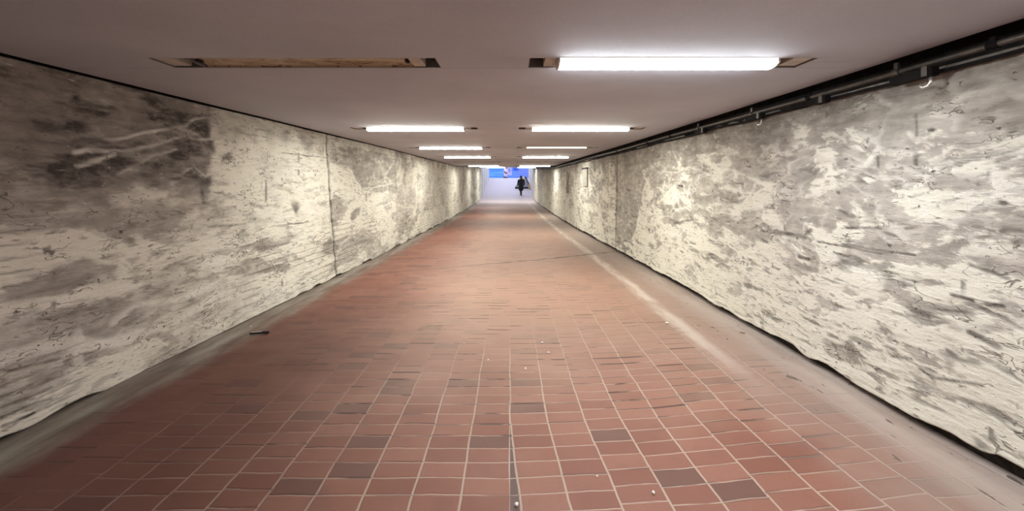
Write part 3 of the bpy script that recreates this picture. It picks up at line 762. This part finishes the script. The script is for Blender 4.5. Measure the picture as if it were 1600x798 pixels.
# striped post at the head of the ramp
def stripe_mat():
    m = NT('red_white_spiral'); sp = m.n('ShaderNodeSeparateXYZ'); m.t.links.new(m.coord(), sp.inputs[0])
    an = m.math('DIVIDE', m.math('ARCTAN2', sp.outputs[1], sp.outputs[0]), 2 * math.pi)
    f = m.math('FRACT', m.math('ADD', m.math('MULTIPLY', sp.outputs[2], 1.6), an))
    m.color(m.mix(m.smooth(f, 0.60, 0.64), (0.80, 0.76, 0.82), (0.42, 0.07, 0.16))); m.rough(0.4)
    return m.mat
pt = empty('striped_post', (-0.54, 46.0, 2.05)); tag(pt, 'round white post with red spiral bands at the head of the ramp', 'post')
b = MB(); b.lathe([(0.20, 0.14), (0.20, 1.75), (0.17, 1.80)], n=24); b.build('shaft', stripe_mat(), pt, True)
b = MB(); b.lathe([(0.27, -0.01), (0.27, 0.10), (0.22, 0.15)], n=24); b.build('base', simple('black_rubber', (0.03, 0.025, 0.04), 0.7), pt)
b = MB(); b.lathe([(0.17, 1.80), (0.19, 1.84), (0.13, 1.96), (0.02, 2.0)], n=24); b.build('cap', simple('orange_cap', (0.75, 0.26, 0.06), 0.5), pt, True)

# covered hump standing on the ramp by the right wall
gy = 37.2; gz = float(floor_z(0, gy)); ga = math.atan(1.86 / 12)
hp = empty('covered_hump', (1.22, gy, gz)); tag(hp, 'grey sheet-covered hump with dark edging on the ramp, half hidden by the walking person', 'covered load')
M_SHEET = simple('grey_sheet', (0.30, 0.32, 0.38), 0.6, var=0.2, scale=6, bump=0.4)
M_RIM = simple('dark_edging', (0.03, 0.028, 0.035), 0.7)
prof = [(-0.72, 0.10), (-0.52, 0.48), (-0.34, 0.82), (-0.10, 1.08), (0.16, 1.12), (0.36, 0.96), (0.50, 0.62), (0.70, 0.10)]
b = MB(); n_ = len(prof)
b.rings([[(x * 0.95, -0.32 + ga * 0, z) for x, z in prof], [(x, 0, z * 1.02) for x, z in prof], [(x * 0.92, 0.42, z * 0.95 + .06) for x, z in prof]]); b.build('sheet', M_SHEET, hp)
b = MB(); b.tube([(x * 0.95 + 0.01, -0.33, z) for x, z in prof[4:]], 0.055, 8); b.build('dark_edge', M_RIM, hp, True)
b = MB(); b.box(-0.74, 0.74, -0.36, 0.40, -0.08, 0.11); b.build('base_rail', M_RIM, hp, bevel=0.02)
b = MB(); b.tube([(-0.02, -0.36, 1.06), (0.10, -0.37, 0.98), (0.2, -0.37, 0.84)], [0.09, 0.11, 0.06], 10); b.build('rolled_cloth', simple('cream_cloth', (0.72, 0.66, 0.45), 0.8), hp, True)
gx = 1.88
bx = MB(); bx.hexa([(-0.10, -0.16, 0), (0.10, -0.16, 0), (0.10, 0.16, 0), (-0.10, 0.16, 0), (-0.08, -0.15, 0.5), (0.06, -0.15, 0.62), (0.06, 0.15, 0.62), (-0.08, 0.15, 0.5)])
bo = bx.build('cardboard_box', simple('tan_card', (0.50, 0.34, 0.18), 0.8), bevel=0.01); bo.location = (1.84, 36.55, float(floor_z(0, 36.4)) + 0.002)
tag(bo, 'small tan box against the right ramp wall beside the grey covered hump', 'box')

# ---------------------------------------------------------------- conduit, cable and brackets along the right wall top
M_GALV = simple('dull_galvanised', (0.085, 0.074, 0.065), 0.45, 0.4, 0.2, 20)
M_BLK = simple('black_plastic', (0.010, 0.009, 0.009), 0.8, spec=0.1)
M_ZINC = simple('bright_zinc', (0.75, 0.73, 0.68), 0.3, 0.7)
cy_ = np.concatenate([np.arange(-3, 2, 0.5), np.arange(2, 32, 0.4)])
cpx = lambda y: float(right_x(y)) - 0.035
cpz = lambda y: float(ceil_z(y)) - 0.088 + 0.006 * math.sin(y * 1.3)
cd = empty('conduit', (cpx(2), 2, cpz(2))); tag(cd, 'long grey steel conduit clamped under the ceiling edge along the right wall', 'pipe')
def rel(y, dx=0, dz=0): return (cpx(y) - cpx(2) + dx, y - 2, cpz(y) - cpz(2) + dz)
b = MB(); b.tube([rel(y) for y in cy_], 0.0165, 12); b.build('pipe', M_GALV, cd, True)
for y in (1.9, 2.37, 3.05, 3.76, 4.8, 5.6, 6.5, 8.2, 10.0, 12.0):
    big = y in (2.37, 3.76, 4.8)
    b = MB(); b.tube([rel(y - 0.022), rel(y + 0.022)], 0.024 if big else 0.021, 12)
    b.box(rel(y)[0] - 0.008, rel(y)[0] + 0.008, y - 2 - 0.012, y - 2 + 0.012, rel(y)[2] + 0.015, rel(y)[2] + (0.06 if big else 0.04))
    b.build('clamp', M_GALV if big else M_BLK, cd)
cb2 = MB(); random.seed(3); yy = list(np.arange(-3, 31.5, 0.18))
cb2.tube([(float(right_x(y)) - 0.036, y, float(ceil_z(y)) - 0.140 - 0.012 * abs(math.sin(y * 2.1)) + random.uniform(-.004, .004)) for y in yy], 0.011, 8)
cbo = cb2.build('cable', M_BLK, None, True); tag(cbo, 'thin black cable drooping along the right wall top, just below the steel conduit', 'cable')
BR = [(2.24, 0.24, 'black bracket box with hanging bright hook under the conduit, nearest the viewer', True, 0.11),
      (2.88, 0.10, 'small black bracket under the conduit, between the two brackets with hooks', False, 0.0),
      (3.66, 0.24, 'black bracket box with white metal hook under the conduit, second from the viewer', True, 0.04),
      (4.66, 0.22, 'flat black bracket box under the conduit, farthest of the brackets', False, 0.0)]
for y, ln, lab, hook, hz in BR:
    zt = float(ceil_z(y)) - 0.119; xx = float(right_x(y)) - 0.055
    r = empty('bracket', (xx, y, zt)); tag(r, lab, 'bracket', 'black brackets under the conduit')
    b = MB(); b.box(-0.042, 0.004, -ln / 2, ln / 2, -0.055, 0.0); b.build('box', M_BLK, r, bevel=0.006)
    b = MB()
    b.box(-0.048, -0.040, -ln / 2 + 0.02, -ln / 2 + 0.05, -0.05, 0.006); b.build('strap', M_GALV, r)
    if hook:
        b = MB(); yh = -ln / 2 + 0.03
        b.tube([(-0.012, yh, -0.05), (-0.014, yh, -0.085), (-0.018, yh + 0.012, -0.103), (-0.022, yh + 0.034, -0.106), (-0.024, yh + 0.046, -0.092)], 0.0075, 8)
        b.build('hook', M_ZINC, r, True)

# grey plate standing in for a recessed niche in the right wall
py = 11.3; rt = empty('niche_plate', (float(right_x(py)), py, 1.43)); tag(rt, 'narrow upright grey plate standing in for a niche, dark top edge, on the far part of the right wall', 'plate')
rt.rotation_euler = (0, 0, math.atan((2.1 - 2.36) / 8.3) * -1)
b = MB(); b.box(-0.035, 0.02, -0.30, 0.30, 0.0, 0.50); b.build('plate', simple('niche_standin_grey', (0.36, 0.34, 0.30), 0.7), rt, bevel=0.004)  # grey plate added in place of the niche
b = MB(); b.box(-0.050, 0.02, -0.32, 0.32, 0.50, 0.545); b.build('niche_plate_top_edge', M_RIM, rt, bevel=0.004)

# ---------------------------------------------------------------- litter
def on_floor(x, y): return (x, y, float(floor_z(x, y)) + 0.004)
mk = empty('marker_pen', on_floor(-2.55, 3.90), math.radians(12)); tag(mk, 'black marker pen lying on the paving near the left wall', 'pen')
b = MB(); b.tube([(-0.085, 0, 0.010), (-0.08, 0, 0.010), (0.02, 0, 0.010), (0.025, 0, 0.010)], [0.007, 0.0105, 0.0105, 0.009], 14); b.build('barrel', simple('glossy_black', (0.012, 0.012, 0.013), 0.15, spec=0.6), mk, True)
b = MB(); b.tube([(0.025, 0, 0.011), (0.03, 0, 0.011), (0.088, 0, 0.011), (0.094, 0, 0.011)], [0.010, 0.0125, 0.012, 0.008], 14); b.build('cap', simple('black_cap', (0.015, 0.014, 0.014), 0.4), mk, True)
b = MB(); b.box(-0.07, 0.02, -0.003, 0.003, 0.019, 0.022); b.build('barrel_highlight', simple('highlight_white', (0.8, 0.8, 0.78), 0.4), mk)  # highlight on the barrel modelled as a white strip
M_GUM = simple('dirty_white', (0.80, 0.77, 0.70), 0.7, var=0.08)
def scrap(name, x, y, r, flat, label, cat, seed):
    rnd = random.Random(seed); b = MB(); n = 11; rs = []
    k = [rnd.uniform(0.7, 1.25) for _ in range(n)]
    for f, z in ((0.8, 0.0), (1.0, flat * 0.4), (0.75, flat * 0.9), (0.3, flat)):
        rs.append([(r * f * k[j] * math.cos(2 * math.pi * j / n), r * f * k[j] * math.sin(2 * math.pi * j / n), z + rnd.uniform(0, flat * 0.12)) for j in range(n)])
    b.rings(rs); o = b.build(name, M_GUM, None, True); o.location = on_floor(x, y); tag(o, label, cat, 'white litter on the floor')
def px_floor(px, py):
    d = 600 * CAM_Z / (py - 285.0)
    for _ in range(20):
        x = (px - 797) * d / 600; d = 600 * (CAM_Z - float(floor_z(x, d))) / (py - 285.0)
    return (px - 797) * d / 600, d
for i, (px, py, r, fl, lab) in enumerate([
    (1042, 505.5, 0.019, 0.012, 'round white blob on the paving toward the right wall, the largest white speck'),
    (847, 536, 0.011, 0.006, 'small white fleck in mid-floor, upper one of a close pair'),
    (857, 551, 0.009, 0.005, 'small white fleck in mid-floor, lower one of a close pair'),
    (725, 537, 0.008, 0.005, 'small white fleck on the paving left of the centre line, beyond the dark joint fleck'),
    (763, 563, 0.009, 0.005, 'white fleck on a dark joint just left of the centre line'),
    (821, 576, 0.008, 0.004, 'faint white fleck just right of the centre line, nearer than the close pair'),
    (933, 745, 0.0055, 0.004, 'tiny white chip on a pale joint in the near right paving'),
    (1021, 772, 0.009, 0.011, 'upright pale pebble on the near paving, right of the tiny white chip'),
    (807, 790, 0.010, 0.010, 'white pebble on the narrow dark brick at the bottom centre edge'),
    (392, 511, 0.010, 0.006, 'small white fleck on the grey margin just above the black pen')]):
    x, y = px_floor(px, py)
    scrap('white_pebble' if fl > 0.0095 else 'paper_fleck', x, y, r, fl, lab, 'litter', i)

# ---------------------------------------------------------------- person walking away up the ramp
PY = 33.3; PX = 0.955; PZ = float(floor_z(0, PY))
ps = empty('person', (PX, PY, PZ)); tag(ps, 'person in a long black coat walking away up the ramp at the tunnel exit', 'person')
M_SKIN = simple('skin', (0.45, 0.28, 0.21), 0.55, var=0.06)
M_COAT = simple('black_wool', (0.010, 0.010, 0.012), 0.9, var=0.3, scale=40)
M_TROU = simple('dark_trousers', (0.035, 0.035, 0.04), 0.85)
M_BOOT = simple('black_leather', (0.012, 0.010, 0.010), 0.45)
M_HAIR = simple('black_hair', (0.012, 0.010, 0.010), 0.6)
V, Ed, Ra = [], [], []
def jv(p, r, par=None):
    V.append(p); Ra.append(r if hasattr(r, '__len__') else (r, r))
    if par is not None: Ed.append((par, len(V) - 1))
    return len(V) - 1
pel = jv((0, 0, 0.93), (0.14, 0.11)); bel = jv((0, 0.01, 1.08), (0.13, 0.10), pel); che = jv((0, 0.02, 1.28), (0.155, 0.11), bel)
nk0 = jv((0, 0.02, 1.43), (0.062, 0.062), che); nk1 = jv((0, 0.03, 1.50), 0.052, nk0); hd0 = jv((0, 0.045, 1.56), (0.068, 0.078), nk1); hd1 = jv((0, 0.04, 1.645), (0.080, 0.098), hd0); hd2 = jv((0, 0.03, 1.70), (0.055, 0.065), hd1)
nos = jv((0, 0.145, 1.595), 0.014, hd0)
for s in (-1, 1):
    jv((s * 0.083, 0.035, 1.60), (0.012, 0.022), hd0)
    sh = jv((s * 0.185, 0.01, 1.40), 0.058, che); el = jv((s * 0.255, -0.03 * s, 1.13), 0.042, sh); wr = jv((s * 0.245, 0.10 - 0.12 * s, 0.90), 0.028, el)
    pa = jv((s * 0.242, 0.12 - 0.12 * s, 0.84), (0.018, 0.034), wr)
    for q, ln in enumerate((0.066, 0.076, 0.071, 0.056)):
        f0 = jv((s * 0.240, 0.092 + q * 0.019 - 0.12 * s, 0.80), 0.009, pa); f1 = jv((s * 0.232, 0.092 + q * 0.019 - 0.12 * s, 0.80 - ln * 0.55), 0.0085, f0); jv((s * 0.216, 0.094 + q * 0.019 - 0.12 * s, 0.80 - ln), 0.007, f1)
    t0 = jv((s * 0.228, 0.155 - 0.12 * s, 0.845), 0.011, pa); jv((s * 0.214, 0.172 - 0.12 * s, 0.80), 0.009, t0)
legs = {}
for s, kn, an, to in ((1, (0.035, 0.05, 0.50), (0.02, 0.0, 0.085), (0.02, 0.13, 0.035)), (-1, (-0.07, 0.20, 0.52), (-0.035, 0.34, 0.16), (-0.035, 0.46, 0.16))):
    hp_ = (s * 0.075, 0.01, 0.88); h0 = jv(hp_, 0.085, pel); k0 = jv(kn, 0.055, h0); a0 = jv(an, 0.036, k0); jv(to, (0.036, 0.026), a0); legs[s] = (hp_, kn, an, to)
me = bpy.data.meshes.new('body'); me.from_pydata(V, Ed, []); body = bpy.data.objects.new('body', me); COL.objects.link(body); body.parent = ps; me.materials.append(M_SKIN)
sk = body.modifiers.new('skin', 'SKIN'); sk.use_smooth_shade = True
for i, r in enumerate(Ra): me.skin_vertices[0].data[i].radius = r
me.skin_vertices[0].data[pel].use_root = True
ss = body.modifiers.new('subd', 'SUBSURF'); ss.levels = 1; ss.render_levels = 2
def ell(cx, cy, z, rx, ry, n=20): return [(cx + rx * math.cos(2 * math.pi * j / n), cy + ry * math.sin(2 * math.pi * j / n), z) for j in range(n)]
b = MB()
b.rings([ell(0, 0.02, 0.46, 0.205, 0.17), ell(0, 0.02, 0.62, 0.205, 0.165), ell(0, 0.015, 0.80, 0.20, 0.16), ell(0, 0.01, 0.98, 0.185, 0.15), ell(0, 0.012, 1.12, 0.18, 0.145), ell(0, 0.02, 1.27, 0.205, 0.15), ell(0, 0.02, 1.38, 0.205, 0.125), ell(0, 0.02, 1.45, 0.12, 0.095), ell(0, 0.025, 1.50, 0.075, 0.078)])
for s in (-1, 1):
    b.tube([(s * 0.16, 0.015, 1.395), (s * 0.20, 0.01, 1.36), (s * 0.262, -0.03 * s, 1.13), (s * 0.252, 0.085 - 0.11 * s, 0.92), (s * 0.25, 0.10 - 0.115 * s, 0.895)], [0.075, 0.08, 0.068, 0.055, 0.05], 14)
b.build('coat', M_COAT, ps, True)
for s in (-1, 1):
    h0, k0, a0, t0 = legs[s]; b = MB()
    b.tube([(h0[0], h0[1], h0[2] - 0.02), tuple((Vector(h0) + Vector(k0)) / 2), k0, tuple((Vector(k0) * 0.5 + Vector(a0) * 0.5)), (a0[0], a0[1], a0[2] + 0.06)], [0.095, 0.082, 0.066, 0.060, 0.048], 14)
    b.build('trouser_leg', M_TROU, ps, True)
    b = MB(); A, T = Vector(a0), Vector(t0); lo = A.z - 0.085
    b.tube([A + Vector((0, 0, 0.10)), A + Vector((0, 0, 0.0)), A + Vector((0, -0.02, -0.035)), A + Vector((0, 0.07, -0.047)), T + Vector((0, 0.01, -0.005 if s > 0 else -0.03))], [0.052, 0.050, 0.048, 0.044, 0.034], 12)
    b.box(A.x - 0.04, A.x + 0.04, A.y - 0.065, A.y + 0.165, lo, lo + 0.03)
    b.build('boot', M_BOOT, ps, True)
b = MB(); b.rings([ell(0, 0.02, 1.515, 0.075, 0.062), ell(0, 0.012, 1.56, 0.096, 0.088), ell(0, 0.01, 1.63, 0.106, 0.108), ell(0, 0.015, 1.69, 0.092, 0.104), ell(0, 0.02, 1.735, 0.055, 0.066), ell(0, 0.02, 1.75, 0.015, 0.02)])
b.build('hair', M_HAIR, ps, True)
for s in (-1, 1):
    b = MB(); b.lathe([(0.002, -0.012), (0.009, -0.008), (0.012, 0), (0.009, 0.008), (0.002, 0.012)], s * 0.032, 0.118, 10); e = b.build('eye', simple('eye_white', (0.7, 0.7, 0.7), 0.3), ps, True); e.location = (0, 0, 1.625)
b = MB(); b.tube([(-0.024, 0.112, 1.558), (0, 0.124, 1.556), (0.024, 0.112, 1.558)], [0.003, 0.006, 0.003], 8); b.build('mouth', simple('lips', (0.35, 0.14, 0.12), 0.5), ps, True)
